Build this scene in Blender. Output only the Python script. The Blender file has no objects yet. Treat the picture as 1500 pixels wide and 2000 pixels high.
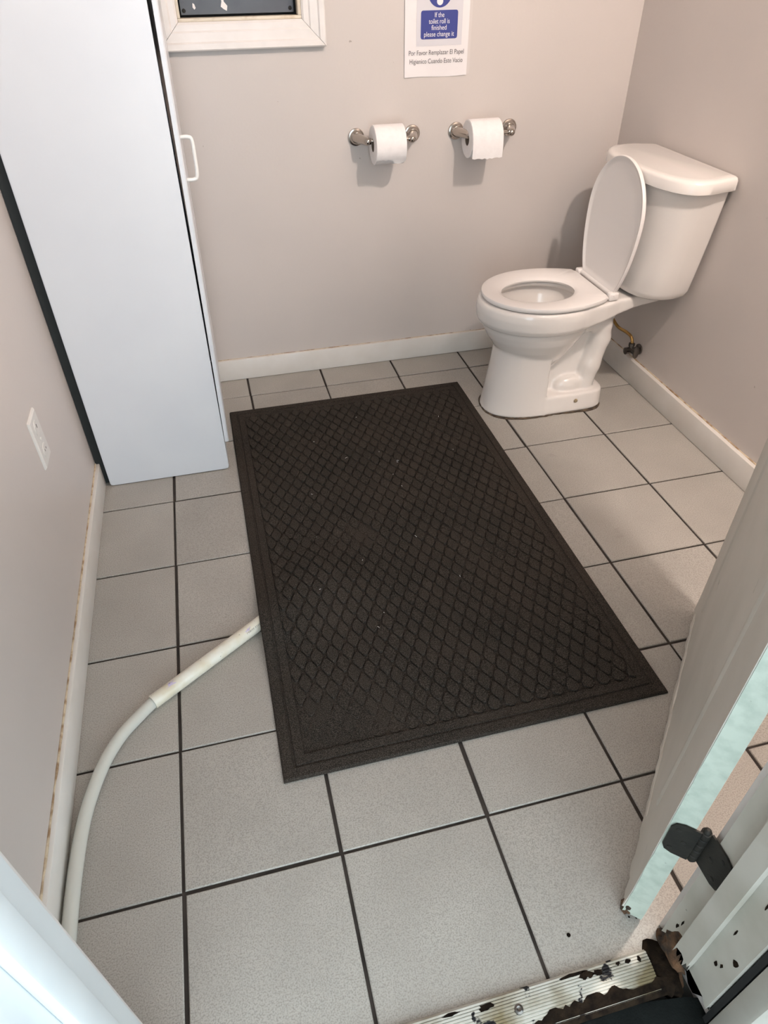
import bpy, bmesh, math, random
import numpy as np
from mathutils import Vector, Matrix

random.seed(7)
U = 0.3048                     # one floor tile pitch in metres; all layout below is in tile units
S = bpy.context.scene
COL = S.collection

# ------------------------------------------------------------------ camera
cd = bpy.data.cameras.new('camera')
cam = bpy.data.objects.new('camera', cd)
COL.objects.link(cam)
S.camera = cam
cd.sensor_fit = 'AUTO'
cd.sensor_width = 36.0
cd.lens = 1329.92 / 2000 * 36.0
cd.clip_start = 0.02
_R = ((0.9696433, -0.2443686, -0.0087050), (-0.1631904, -0.6201996, -0.7672818), (0.1821007, 0.7454102, -0.6412511))
_right, _down, _fwd = [Vector(r) for r in _R]
_m = Matrix((_right, -_down, -_fwd)).transposed().to_4x4()
_m.translation = Vector((0.821063, -1.983525, 4.511952)) * U
cam.matrix_world = _m

# ------------------------------------------------------------------ world, view
W = bpy.data.worlds.new('overcast_sky')
S.world = W
W.use_nodes = True
bg = W.node_tree.nodes['Background']
bg.inputs['Color'].default_value = (0.80, 0.93, 1.0, 1)
bg.inputs['Strength'].default_value = 4.8
LAMP_POS = (4.55, 0.25, 7.62)
LAMP_STRENGTH = 1680.0
LAMP_COLOR = (1.0, 0.86, 0.77, 1)
S.view_settings.view_transform = 'Standard'
S.view_settings.look = 'None'
S.view_settings.exposure = 0.0
S.view_settings.gamma = 1.0
S.view_settings.use_curve_mapping = False
S.cycles.use_denoising = True
S.cycles.max_bounces = 10
S.cycles.sample_clamp_indirect = 6.0

# ------------------------------------------------------------------ materials
def mat(name, col, rough=0.5, col2=None, scale=8.0, detail=4.0, spread=(0.35, 0.65), metal=0.0,
        bump=0.0, bump_scale=200.0, coat=0.0, rand=0.0, spec=0.5, trans=0.0, speck=None, speck_scale=900.0,
        spots=None, spot_scale=20.0, spot_thr=0.72, spot_w=0.05, sss=0.0):
    m = bpy.data.materials.new(name)
    m.use_nodes = True
    nt = m.node_tree
    N, L = nt.nodes, nt.links
    p = N['Principled BSDF']
    p.inputs['Roughness'].default_value = rough
    p.inputs['Metallic'].default_value = metal
    p.inputs['Coat Weight'].default_value = coat
    p.inputs['Coat Roughness'].default_value = 0.06
    p.inputs['Specular IOR Level'].default_value = spec
    p.inputs['Transmission Weight'].default_value = trans
    geo = N.new('ShaderNodeNewGeometry')
    c = None
    base = N.new('ShaderNodeRGB')
    base.outputs[0].default_value = (*col, 1)
    c = base.outputs[0]
    def noise(sc, det=4.0):
        n = N.new('ShaderNodeTexNoise')
        n.inputs['Scale'].default_value = sc
        n.inputs['Detail'].default_value = det
        L.new(geo.outputs['Position'], n.inputs['Vector'])
        return n.outputs['Fac']
    def mixc(fac, a, bcol):
        mx = N.new('ShaderNodeMix')
        mx.data_type = 'RGBA'
        if hasattr(fac, 'is_linked'):
            L.new(fac, mx.inputs[0])
        else:
            mx.inputs[0].default_value = fac
        L.new(a, mx.inputs[6])
        mx.inputs[7].default_value = (*bcol, 1)
        return mx.outputs[2]
    def ramp(f, lo, hi):
        r = N.new('ShaderNodeMapRange')
        r.inputs[1].default_value = lo
        r.inputs[2].default_value = hi
        L.new(f, r.inputs[0])
        return r.outputs[0]
    if col2:
        c = mixc(ramp(noise(scale, detail), *spread), c, col2)
    if speck:
        c = mixc(ramp(noise(speck_scale, 2.0), 0.42, 0.68), c, speck)
    if spots:
        c = mixc(ramp(noise(spot_scale, 6.0), spot_thr, spot_thr + spot_w), c, spots)
    if rand:
        oi = N.new('ShaderNodeObjectInfo')
        r = N.new('ShaderNodeMapRange')
        r.inputs[3].default_value = 1 - rand
        r.inputs[4].default_value = 1 + rand
        L.new(oi.outputs['Random'], r.inputs[0])
        mu = N.new('ShaderNodeVectorMath')
        mu.operation = 'SCALE'
        L.new(c, mu.inputs[0])
        L.new(r.outputs[0], mu.inputs['Scale'])
        c = mu.outputs[0]
    L.new(c, p.inputs['Base Color'])
    if bump:
        b = N.new('ShaderNodeBump')
        b.inputs['Strength'].default_value = bump
        b.inputs['Distance'].default_value = 0.002
        L.new(noise(bump_scale, 3.0), b.inputs['Height'])
        L.new(b.outputs[0], p.inputs['Normal'])
    return m

def emat(name, col, strength):
    m = bpy.data.materials.new(name)
    m.use_nodes = True
    p = m.node_tree.nodes['Principled BSDF']
    p.inputs['Base Color'].default_value = (0.9, 0.88, 0.85, 1)
    p.inputs['Emission Color'].default_value = col
    p.inputs['Emission Strength'].default_value = strength
    return m

M = {}
M['wall'] = mat('greige_paint', (0.598, 0.549, 0.520), 0.42, (0.572, 0.527, 0.502), 2.2, 3, bump=0.12, bump_scale=120,
                spots=(0.33, 0.29, 0.26), spot_scale=31, spot_thr=0.755, spot_w=0.03)
M['ceil'] = mat('ceiling_paint', (0.60, 0.585, 0.565), 0.8)
M['base'] = mat('baseboard_paint', (0.76, 0.735, 0.70), 0.4, (0.71, 0.675, 0.63), 9, 5, bump=0.1, bump_scale=60,
                spots=(0.25, 0.19, 0.13), spot_scale=44, spot_thr=0.77, spot_w=0.04)
M['caulk'] = mat('yellowed_caulk', (0.62, 0.52, 0.38), 0.7, (0.28, 0.18, 0.10), 38, 6, (0.42, 0.62), bump=0.4, bump_scale=300)
M['tile'] = mat('porcelain_tile', (0.452, 0.430, 0.393), 0.50, (0.390, 0.370, 0.338), 7, 6, (0.3, 0.7), rand=0.05,
                speck=(0.29, 0.272, 0.245), speck_scale=380, bump=0.12, bump_scale=420,
                spots=(0.26, 0.225, 0.20), spot_scale=9, spot_thr=0.70, spot_w=0.16)
M['grout'] = mat('dark_grout', (0.030, 0.025, 0.022), 0.9, (0.055, 0.046, 0.040), 14, 5, spec=0.2)
M['cab'] = mat('white_laminate', (0.70, 0.73, 0.775), 0.32, (0.675, 0.705, 0.755), 5, 3,
               spots=(0.5, 0.49, 0.47), spot_scale=40, spot_thr=0.80, spot_w=0.03)
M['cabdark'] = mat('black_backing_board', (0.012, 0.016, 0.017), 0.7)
M['whiteplastic'] = mat('white_plastic', (0.84, 0.84, 0.82), 0.3)
M['trim'] = mat('white_gloss_trim', (0.78, 0.745, 0.725), 0.33, (0.73, 0.695, 0.67), 16, 5, bump=0.08, bump_scale=90,
                spots=(0.34, 0.29, 0.25), spot_scale=60, spot_thr=0.78, spot_w=0.03)
M['bead'] = mat('cream_bead', (0.70, 0.63, 0.52), 0.45, (0.52, 0.43, 0.32), 25, 5, (0.5, 0.75))
M['panel'] = mat('slate_painted_board', (0.135, 0.155, 0.18), 0.35, (0.10, 0.115, 0.14), 7, 4)
M['black'] = mat('black_gap', (0.01, 0.01, 0.01), 0.8)
M['paper'] = mat('sheet_paper', (0.80, 0.765, 0.765), 0.6, (0.77, 0.735, 0.74), 12, 3)
M['greyprint'] = mat('pale_grey_print', (0.63, 0.615, 0.65), 0.6)
M['blue'] = mat('blue_print', (0.030, 0.045, 0.23), 0.45)
M['whiteprint'] = mat('white_print', (0.78, 0.77, 0.79), 0.6)
M['ink'] = mat('grey_ink', (0.12, 0.11, 0.115), 0.7)
M['nickel'] = mat('brushed_nickel', (0.46, 0.42, 0.38), 0.20, metal=1.0, bump=0.04, bump_scale=500)
M['tissue'] = mat('tissue_paper', (0.86, 0.835, 0.83), 0.9, (0.83, 0.80, 0.795), 60, 3, bump=0.25, bump_scale=320)
M['core'] = mat('cardboard_core', (0.16, 0.12, 0.09), 0.9)
M['porc'] = mat('white_porcelain', (0.80, 0.765, 0.735), 0.10, coat=0.5)
M['seat'] = mat('white_seat_plastic', (0.82, 0.785, 0.765), 0.22)
M['water'] = mat('bowl_water', (0.62, 0.64, 0.62), 0.03, trans=0.6)
M['brass'] = mat('brass_tube', (0.50, 0.31, 0.11), 0.35, metal=0.9)
M['valve'] = mat('dark_chrome', (0.16, 0.15, 0.14), 0.3, metal=1.0)
M['chrome'] = mat('chrome', (0.6, 0.58, 0.56), 0.15, metal=1.0)
M['bolt'] = mat('stained_bolt', (0.50, 0.40, 0.24), 0.5, (0.12, 0.09, 0.06), 300, 3)
M['mat'] = mat('charcoal_mat_fibre', (0.027, 0.0225, 0.0190), 0.95, (0.018, 0.0168, 0.0150), 6, 5, (0.35, 0.6),
               speck=(0.085, 0.071, 0.060), speck_scale=520, bump=0.9, bump_scale=500, spec=0.06)
M['rubber'] = mat('black_rubber', (0.006, 0.0068, 0.0068), 0.85, (0.014, 0.016, 0.0155), 12, 5, bump=0.4, bump_scale=300, spec=0.02)
M['pvc'] = mat('aged_pvc', (0.78, 0.76, 0.68), 0.35, (0.68, 0.62, 0.48), 22, 5, (0.4, 0.7),
               spots=(0.12, 0.10, 0.08), spot_scale=190, spot_thr=0.70, spot_w=0.04)
M['violet'] = mat('primer_stain', (0.56, 0.50, 0.68), 0.6)
M['stain'] = mat('brown_floor_grime', (0.045, 0.032, 0.022), 0.9, (0.16, 0.12, 0.08), 45, 5, (0.4, 0.7))
M['plate'] = mat('painted_plate', (0.70, 0.68, 0.655), 0.35, (0.66, 0.645, 0.62), 60, 3)
M['door'] = mat('door_paint', (0.62, 0.60, 0.55), 0.5, (0.54, 0.525, 0.475), 5, 6, (0.35, 0.7), bump=0.15, bump_scale=60,
                spots=(0.24, 0.23, 0.20), spot_scale=17, spot_thr=0.72, spot_w=0.1)
M['dooredge'] = mat('mint_edge_paint', (0.50, 0.56, 0.49), 0.5, (0.38, 0.44, 0.38), 45, 6, (0.42, 0.75), bump=0.2, bump_scale=90,
                    spots=(0.20, 0.22, 0.19), spot_scale=70, spot_thr=0.70, spot_w=0.08)
M['rot'] = mat('rotten_wood', (0.15, 0.075, 0.035), 0.9, (0.025, 0.016, 0.010), 40, 6, (0.35, 0.6), bump=1.0, bump_scale=160)
M['jamb'] = mat('jamb_paint', (0.50, 0.48, 0.43), 0.5, (0.41, 0.39, 0.335), 9, 6, (0.4, 0.7), bump=0.12, bump_scale=70,
                spots=(0.12, 0.11, 0.09), spot_scale=42, spot_thr=0.735, spot_w=0.03)
M['jambwhite'] = mat('jamb_white', (0.70, 0.74, 0.755), 0.4, (0.65, 0.69, 0.71), 6, 4)
M['bronze'] = mat('painted_bronze', (0.018, 0.0175, 0.0155), 0.6, (0.026, 0.024, 0.020), 50, 4, bump=0.2, bump_scale=200, spec=0.25)
M['alu'] = mat('worn_aluminium', (0.56, 0.55, 0.50), 0.55, (0.24, 0.20, 0.12), 11, 6, (0.48, 0.68), metal=0.25, spec=0.3,
               spots=(0.015, 0.015, 0.018), spot_scale=24, spot_thr=0.60, spot_w=0.02)
M['ground'] = mat('outdoor_concrete', (0.07, 0.068, 0.062), 0.9, (0.04, 0.038, 0.034), 6, 6, bump=0.5, bump_scale=90)
M['blocker'] = mat('blocker_grey', (0.50, 0.50, 0.48), 0.7)  # grey for the added wall that blocks daylight
M['dirt'] = mat('black_grime', (0.008, 0.006, 0.005), 0.95, (0.022, 0.015, 0.010), 60, 5, bump=0.8, bump_scale=200, spec=0.02)
M['sleeve'] = mat('plastic_sleeve', (0.66, 0.61, 0.585), 0.25)
M['lamp'] = emat('lit_lamp_glass', LAMP_COLOR, LAMP_STRENGTH)

def hose_material():
    m = bpy.data.materials.new('cloudy_vinyl')
    m.use_nodes = True
    p = m.node_tree.nodes['Principled BSDF']
    p.inputs['Base Color'].default_value = (0.96, 0.96, 0.90, 1)
    p.inputs['Roughness'].default_value = 0.16
    p.inputs['Transmission Weight'].default_value = 0.50
    p.inputs['IOR'].default_value = 1.25
    return m
M['hose'] = hose_material()

# ------------------------------------------------------------------ builders (tile units in, metres out)
ORIG = {}
def tag(o, label=None, cat=None, group=None, kind=None):
    if label: o['label'] = label
    if cat: o['category'] = cat
    if group: o['group'] = group
    if kind: o['kind'] = kind
    return o

def empty(name, loc, label, cat, group=None, kind=None):
    o = bpy.data.objects.new(name, None)
    o.empty_display_size = 0.05
    o.location = Vector(loc) * U
    COL.objects.link(o)
    ORIG[o.name] = Vector(loc)
    return tag(o, label, cat, group, kind)

def org(o):
    return ORIG.get(o.name, Vector((0, 0, 0))) if o else Vector((0, 0, 0))

def fin(name, bm, m, parent=None, smooth=None, origin=None):
    """link bm (world tile units) as one mesh object; smooth = sharp angle in degrees"""
    if parent is not None:
        o0 = org(parent)
    elif origin is not None:
        o0 = Vector(origin)
    else:
        co = [v.co for v in bm.verts]
        lo = [min(c[i] for c in co) for i in range(3)]
        hi = [max(c[i] for c in co) for i in range(3)]
        o0 = Vector(((lo[0] + hi[0]) / 2, (lo[1] + hi[1]) / 2, lo[2]))
    for v in bm.verts:
        v.co = (v.co - o0) * U
    bmesh.ops.recalc_face_normals(bm, faces=bm.faces[:])
    me = bpy.data.meshes.new(name)
    bm.to_mesh(me)
    bm.free()
    if smooth is not None:
        me.polygons.foreach_set('use_smooth', [True] * len(me.polygons))
        me.set_sharp_from_angle(angle=math.radians(smooth))
    me.materials.append(M[m])
    o = bpy.data.objects.new(name, me)
    COL.objects.link(o)
    ORIG[o.name] = o0
    if parent is not None:
        o.parent = parent
    else:
        o.location = o0 * U
    return o

def nb():
    return bmesh.new()

def box(bm, x0, x1, y0, y1, z0, z1, bev=0.0, seg=2):
    vs = [bm.verts.new(c) for c in ((x0, y0, z0), (x1, y0, z0), (x1, y1, z0), (x0, y1, z0),
                                    (x0, y0, z1), (x1, y0, z1), (x1, y1, z1), (x0, y1, z1))]
    fs = [bm.faces.new([vs[i] for i in f]) for f in ((3, 2, 1, 0), (4, 5, 6, 7), (0, 1, 5, 4), (1, 2, 6, 5), (2, 3, 7, 6), (3, 0, 4, 7))]
    if bev:
        es = list({e for f in fs for e in f.edges})
        bmesh.ops.bevel(bm, geom=es, offset=bev, segments=seg, profile=0.5, affect='EDGES')
    return vs

def loft(bm, rings, cap0=True, cap1=True, closed=True):
    R = [[bm.verts.new(p) for p in r] for r in rings]
    n = len(R[0])
    for a, b in zip(R, R[1:]):
        for i in range(n if closed else n - 1):
            j = (i + 1) % n
            bm.faces.new((a[i], a[j], b[j], b[i]))
    if cap0: bm.faces.new(R[0][::-1])
    if cap1: bm.faces.new(R[-1])
    return R

def frame(t):
    t = t.normalized()
    a = Vector((0, 0, 1)) if abs(t.z) < 0.9 else Vector((1, 0, 0))
    x = t.cross(a).normalized()
    return x, t.cross(x).normalized()

def tube(bm, pts, rad, n=14, cap=True):
    pts = [Vector(p) for p in pts]
    if not isinstance(rad, (list, tuple)): rad = [rad] * len(pts)
    x = None
    rings = []
    for i, p in enumerate(pts):
        t = (pts[min(i + 1, len(pts) - 1)] - pts[max(i - 1, 0)]).normalized()
        if x is None:
            x, y = frame(t)
        else:
            x = (x - t * x.dot(t)).normalized()
            y = t.cross(x)
        rings.append([p + x * rad[i] * math.cos(2 * math.pi * k / n) + y * rad[i] * math.sin(2 * math.pi * k / n) for k in range(n)])
    return loft(bm, rings, cap, cap)

def lathe(bm, c, axis, prof, n=28):
    """prof = list of (distance along axis, radius)"""
    c, axis = Vector(c), Vector(axis).normalized()
    x, y = frame(axis)
    rings = [[c + axis * d + x * r * math.cos(2 * math.pi * k / n) + y * r * math.sin(2 * math.pi * k / n) for k in range(n)] for d, r in prof]
    loft(bm, rings)

def spline(pts, n=10):
    P = [Vector(p) for p in pts]
    out = []
    for i in range(len(P) - 1):
        p0, p1, p2, p3 = P[max(i - 1, 0)], P[i], P[i + 1], P[min(i + 2, len(P) - 1)]
        for k in range(n):
            t = k / n
            out.append(0.5 * ((2 * p1) + (p2 - p0) * t + (2 * p0 - 5 * p1 + 4 * p2 - p3) * t * t + (3 * p1 - p0 - 3 * p2 + p3) * t ** 3))
    out.append(P[-1])
    return out

def poly_prism(bm, pts, z0, z1):
    a = [bm.verts.new((p[0], p[1], z0)) for p in pts]
    b = [bm.verts.new((p[0], p[1], z1)) for p in pts]
    n = len(pts)
    for i in range(n):
        j = (i + 1) % n
        bm.faces.new((a[i], a[j], b[j], b[i]))
    bm.faces.new(a[::-1])
    bm.faces.new(b)

# ------------------------------------------------------------------ setting
XL, XR, YB, YF, YO, ZC = -0.76, 5.95, 6.50, -0.93, -1.34, 8.0      # inside faces of the room; YO = outside face of the front wall
T = 0.35

bm = nb(); box(bm, XL - T, XL, YO, YB + T, -0.1, ZC)
tag(fin('wall_left', bm, 'wall'), 'greige painted left wall with an outlet plate', 'wall', kind='structure')
bm = nb(); box(bm, XR, XR + T, YO, YB + T, -0.1, ZC)
tag(fin('wall_right', bm, 'wall'), 'greige painted wall behind the toilet tank', 'wall', kind='structure')
WX0, WX1, WZ0, WZ1 = 0.86, 2.085, 3.93, 5.45                       # window opening
bm = nb()
box(bm, XL, WX0, YB, YB + T, -0.1, ZC); box(bm, WX1, XR, YB, YB + T, -0.1, ZC)
box(bm, WX0, WX1, YB, YB + T, -0.1, WZ0); box(bm, WX0, WX1, YB, YB + T, WZ1, ZC)
tag(fin('wall_back', bm, 'wall'), 'greige painted back wall with paper holders and window', 'wall', kind='structure')
DX0, DX1, DZ = 0.0, 2.72, 6.78                                     # door opening between the jamb faces
bm = nb()
box(bm, XL, DX0 - 0.06, YO, YF, -0.1, ZC); box(bm, DX1 + 0.06, XR, YO, YF, -0.1, ZC)
box(bm, DX0 - 0.06, DX1 + 0.06, YO, YF, DZ + 0.06, ZC)
tag(fin('wall_front', bm, 'wall'), 'front wall around the open doorway', 'wall', kind='structure')
bm = nb(); box(bm, XL - T, XR + T, YO, YB + T, ZC, ZC + 0.2)
tag(fin('ceiling', bm, 'ceil'), 'white ceiling above the frame', 'ceiling', kind='structure')

# floor: grout bed with a tile for every cell
bm = nb(); box(bm, XL, XR, -0.99, YB, -0.25, -0.014)
floor = tag(fin('floor', bm, 'grout', origin=(0, 0, 0)), 'grey square tile floor with dark grout joints', 'floor', kind='structure')
GX, GY, CH = 0.0125, 0.0095, 0.006
def tile_bm(x0, x1, y0, y1):
    bm = nb()
    loft(bm, [[(x0, y0, -0.05), (x1, y0, -0.05), (x1, y1, -0.05), (x0, y1, -0.05)],
              [(x0, y0, -CH), (x1, y0, -CH), (x1, y1, -CH), (x0, y1, -CH)],
              [(x0 + CH, y0 + CH, 0), (x1 - CH, y0 + CH, 0), (x1 - CH, y1 - CH, 0), (x0 + CH, y1 - CH, 0)]], cap0=False)
    return bm
tile_mesh = None
for j in range(-1, 7):
    for i in range(-1, 6):
        jx, jy = random.uniform(-.005, .005), random.uniform(-.004, .004)
        x0, x1, y0, y1 = max(i + GX, XL), min(i + 1 - GX, XR), max(j + GY, -0.985), min(j + 1 - GY, YB)
        full = (x1 - x0 > 0.97 and y1 - y0 > 0.975)
        if full and tile_mesh:
            t = bpy.data.objects.new('tile', tile_mesh)
            COL.objects.link(t)
            t.parent = floor
        elif full:
            t = fin('tile', tile_bm(GX, 1 - GX, GY, 1 - GY), 'tile', floor)
            tile_mesh = t.data
        else:
            fin('tile', tile_bm(x0, x1, y0, y1), 'tile', floor)
            continue
        t.location = Vector((i + jx, j + jy, random.uniform(-.003, .0))) * U

# baseboards with a bead of yellowed caulk along the top
def baseboard(name, side, a, b, h, label):
    bm = nb()
    if side == 'back': box(bm, a, b, 6.455, YB, 0.004, h, 0.008)
    if side == 'left': box(bm, XL, -0.715, a, b, 0.004, h, 0.008)
    if side == 'right': box(bm, 5.885, XR, a, b, 0.004, h, 0.008)
    o = tag(fin(name, bm, 'base', smooth=40), label, 'baseboard', kind='structure')
    bm = nb()
    n = 60
    pts, rad = [], []
    for k in range(n + 1):
        s = a + (b - a) * k / n
        r = 0.006 + random.random() * 0.006 if side != 'back' else 0.004 + random.random() * 0.004
        rad.append(r)
        if side == 'back': pts.append((s, YB - 0.004, h))
        if side == 'left': pts.append((XL + 0.004, s, h))
        if side == 'right': pts.append((XR - 0.004, s, h))
    tube(bm, pts, rad, 8)
    fin('caulk', bm, 'caulk', o, smooth=60)
    return o
baseboard('baseboard_back', 'back', -0.64, 5.885, 0.29, 'white baseboard along the back wall below the paper rolls')
baseboard('baseboard_left', 'left', YF, 4.49, 0.28, 'grimy white baseboard beside the clear hose')
baseboard('baseboard_right', 'right', YF, 6.455, 0.31, 'stained white baseboard below the toilet tank')

# window: mitred casing, cream bead, slate-painted board with screws and paint flecks
win = empty('window_1', (1.47, YB, WZ0), 'boarded window with white moulded casing and slate grey panel', 'window', kind='structure')
CW = 0.235
prof = [(0.0, 0.0), (0.0, 0.035), (0.02, 0.05), (0.07, 0.052), (0.085, 0.064), (0.16, 0.070), (0.175, 0.085), (CW - 0.012, 0.088), (CW, 0.078), (CW, 0.0)]
def casing_piece(name, corners, dirs):
    bm = nb()
    rings = [[(c[0] + d[0] * w, YB - h, c[1] + d[1] * w) for w, h in prof] for c, d in zip(corners, dirs)]
    loft(bm, rings)
    fin(name, bm, 'trim', win, smooth=25)
A, B_, C_, D_ = (WX0, WZ0), (WX1, WZ0), (WX1, WZ1), (WX0, WZ1)
e = 0.002
casing_piece('casing', [(A[0] + e, A[1]), (B_[0] - e, B_[1])], [(-1, -1), (1, -1)])
casing_piece('casing', [(B_[0], B_[1] + e), (C_[0], C_[1] - e)], [(1, -1), (1, 1)])
casing_piece('casing', [(C_[0] - e, C_[1]), (D_[0] + e, D_[1])], [(1, 1), (-1, 1)])
casing_piece('casing', [(D_[0], D_[1] - e), (A[0], A[1] + e)], [(-1, 1), (-1, -1)])
for x0, x1, z0, z1 in ((WX0, WX1, WZ0, WZ0 + .03), (WX0, WX1, WZ1 - .03, WZ1), (WX0, WX0 + .03, WZ0 + .03, WZ1 - .03), (WX1 - .035, WX1, WZ0 + .03, WZ1 - .03)):
    bm = nb(); box(bm, x0, x1, YB - 0.03, YB + 0.10, z0, z1, 0.006)
    fin('stop_bead', bm, 'bead', win, smooth=40)
bm = nb(); box(bm, WX0, WX1, YB + 0.125, YB + 0.2, WZ0, WZ1)
fin('dark_reveal', bm, 'black', win)
bm = nb(); box(bm, WX0 + 0.045, WX1 - 0.06, YB + 0.075, YB + 0.12, WZ0 + 0.05, WZ1 - 0.05, 0.004)
board = fin('board', bm, 'panel', win, smooth=40)
for x in (WX0 + 0.075, WX1 - 0.095):
    for z in (WZ0 + 0.085, WZ1 - 0.085):
        bm = nb(); lathe(bm, (x, YB + 0.078, z), (0, -1, 0), [(0, .019), (.008, .018), (.012, .010), (.012, .001)], 12)
        fin('screw', bm, 'black', board, smooth=40)
def fleck(pts):
    bm = nb()
    a = [bm.verts.new((x, YB + 0.0755, z)) for x, z in pts]
    b = [bm.verts.new((x, YB + 0.0725, z)) for x, z in pts]
    n = len(pts)
    for i in range(n):
        bm.faces.new((a[i], a[(i + 1) % n], b[(i + 1) % n], b[i]))
    bm.faces.new(b); bm.faces.new(a[::-1])
    o = fin('paint_fleck', bm, 'trim', board)
    return o
fleck([(1.30, 4.30), (1.325, 4.30), (1.335, 4.08), (1.365, 4.045), (1.355, 4.005), (1.325, 4.02), (1.30, 4.04), (1.312, 4.08)])
fleck([(1.03, 4.075), (1.045, 4.065), (1.055, 4.035), (1.04, 4.022), (1.025, 4.04)])

# ------------------------------------------------------------------ doorway: jambs, stops, casings, threshold, door
def jamb(side):
    s = 1 if side == 'right' else -1
    xf = DX1 if s > 0 else DX0
    name = 'trim_2' if s > 0 else 'trim_1'
    lab = 'chipped right door jamb with hinge leaf and rotten foot' if s > 0 else 'bright white left door jamb at the frame edge'
    t = empty(name, (xf, -1.14, 0), lab, 'door jamb', kind='structure')
    mm = 'jamb' if s > 0 else 'jambwhite'
    def b3(nm, xa, xb, y0, y1, z0, z1, mt, bev=0.006, ragged=False):
        bm = nb()
        x0, x1 = sorted((xf + s * xa, xf + s * xb))
        if ragged:
            nx, ny = 3, 9
            rnd = random.Random(nm + side)
            rings = []
            per = [(x0, y0 + (y1 - y0) * k / ny) for k in range(ny)] + [(x0 + (x1 - x0) * k / nx, y1) for k in range(nx)] + \
                  [(x1, y1 - (y1 - y0) * k / ny) for k in range(ny)] + [(x1 - (x1 - x0) * k / nx, y0) for k in range(nx)]
            loft(bm, [[(x, y, z0 + rnd.random() * 0.12) for x, y in per], [(x, y, z0 + 0.3) for x, y in per], [(x, y, z1) for x, y in per]])
        else:
            box(bm, x0, x1, y0, y1, z0, z1, bev)
        return fin(nm, bm, mt, t, smooth=35)
    if s > 0:
        b3('jamb_board', 0.0, 0.06, -1.335, YF, 0.05, DZ, mm, ragged=True)
        b3('door_stop', -0.045, -0.001, -1.165, -1.06, 0.16, DZ, mm, ragged=True)
        b3('outer_casing', 0.025, 0.32, -1.50, -1.375, -0.06, DZ + .2, mm, 0.02)
        b3('casing_gap', 0.03, 0.30, -1.372, -1.342, -0.06, DZ + .2, 'black', 0)
        b3('inner_casing', 0.03, 0.25, YF + 0.002, YF + 0.05, 0.0, DZ + .2, 'trim', 0.01)
        # rotten wood at the foot of the jamb
        bm = nb()
        rnd = random.Random(5)
        rings = []
        for k in range(9):
            z = -0.09 + k * 0.045
            w = 1 - k / 10.5
            rings.append([(xf + 0.005 + 0.05 * math.cos(a) * w * (0.8 + .5 * rnd.random()) + 0.005, -1.03 + 0.135 * math.sin(a) * w * (0.75 + .5 * rnd.random()), z + rnd.random() * .02)
                          for a in [2 * math.pi * q / 16 for q in range(16)]])
        loft(bm, rings)
        fin('rotten_foot', bm, 'rot', t, smooth=25)
    else:
        b3('jamb_board', 0.0, 0.06, -1.335, YF, -0.09, DZ, mm)
        b3('door_stop', -0.045, -0.001, -1.175, -1.06, 0.0, DZ, mm, 0.010)
        b3('outer_casing', 0.025, 0.32, -1.50, -1.345, -0.06, DZ + .2, mm, 0.02)
        b3('inner_casing', 0.03, 0.25, YF + 0.002, YF + 0.05, 0.0, DZ + .2, 'trim', 0.01)
    return t
jl = jamb('left')
jr = jamb('right')
bm = nb(); box(bm, DX0 - .06, DX1 + .06, -1.335, YF, DZ, DZ + 0.06, 0.005)
tag(fin('trim_4', bm, 'jambwhite', smooth=40), 'white head jamb over the doorway', 'door jamb', kind='structure')

# chips in the paint of the right jamb
rnd = random.Random(41)
for cy, cz_, w_, h_ in ((-1.235, .50, .012, .030), (-1.262, .545, .010, .022), (-1.215, .86, .006, .04), (-0.985, .30, .010, .030), (-1.00, .38, .006, .035), (-1.30, .70, .022, .035), (-1.24, 1.25, .006, .05), (-0.97, 1.0, .010, .02)):
    bm = nb()
    pts = [(cy + w_ * rnd.uniform(.5, 1.1) * math.cos(2 * math.pi * q / 9), cz_ + h_ * rnd.uniform(.5, 1.1) * math.sin(2 * math.pi * q / 9)) for q in range(9)]
    a = [bm.verts.new((DX1 + .001, p[0], p[1])) for p in pts]; b = [bm.verts.new((DX1 - .0015, p[0], p[1])) for p in pts]
    for q in range(9): bm.faces.new((a[q], a[(q + 1) % 9], b[(q + 1) % 9], b[q]))
    bm.faces.new(a[::-1]); bm.faces.new(b)
    fin('paint_chip', bm, 'dirt', jr)

# ribbed aluminium threshold
thr = empty('trim_3', (1.36, -1.08, 0), 'worn ribbed aluminium threshold strip across the doorway', 'threshold', kind='structure')
bm = nb()
zt = lambda y: 0.035 - 0.035 * max(0, (-1.03 - y) / 0.15) ** 1.3
ys = [-0.982]
pr = [(-0.975, -0.005), (-0.982, 0.022), (-0.990, 0.030)]
y = -0.995
for k in range(13):
    pr += [(y, zt(y) + 0.004), (y - 0.0095, zt(y) + 0.004), (y - 0.0105, zt(y) - 0.003), (y - 0.0135, zt(y) - 0.003)]
    y -= 0.0145
pr += [(y - 0.004, -0.05)]
pr = pr + [(y - 0.004, -0.09), (-0.975, -0.09)]
rings = [[(x, p[0], p[1]) for p in pr] for x in (0.0, 0.7, 1.4, 2.1, 2.585)]
loft(bm, rings)
fin('ribbed_plate', bm, 'alu', thr)
for x, yy in ((1.77, -1.075), (1.20, -1.09), (0.5, -1.08)):
    bm = nb(); lathe(bm, (x, yy, 0.025), (0, 0, 1), [(0, .026), (.012, .025), (.018, .014), (.012, .006), (.012, .0008)], 14)
    fin('screw', bm, 'valve', thr, smooth=40)
bm = nb()
rnd = random.Random(3)
rings = [[(2.655 + .085 * math.cos(a) * w * (.8 + .4 * rnd.random()), -1.075 + .15 * math.sin(a) * w * (.8 + .4 * rnd.random()), z) for a in [2 * math.pi * q / 18 for q in range(18)]]
         for z, w in ((-.094, 1.0), (0.0, .95), (.02, .7), (.026, .3))]
loft(bm, rings)
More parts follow.
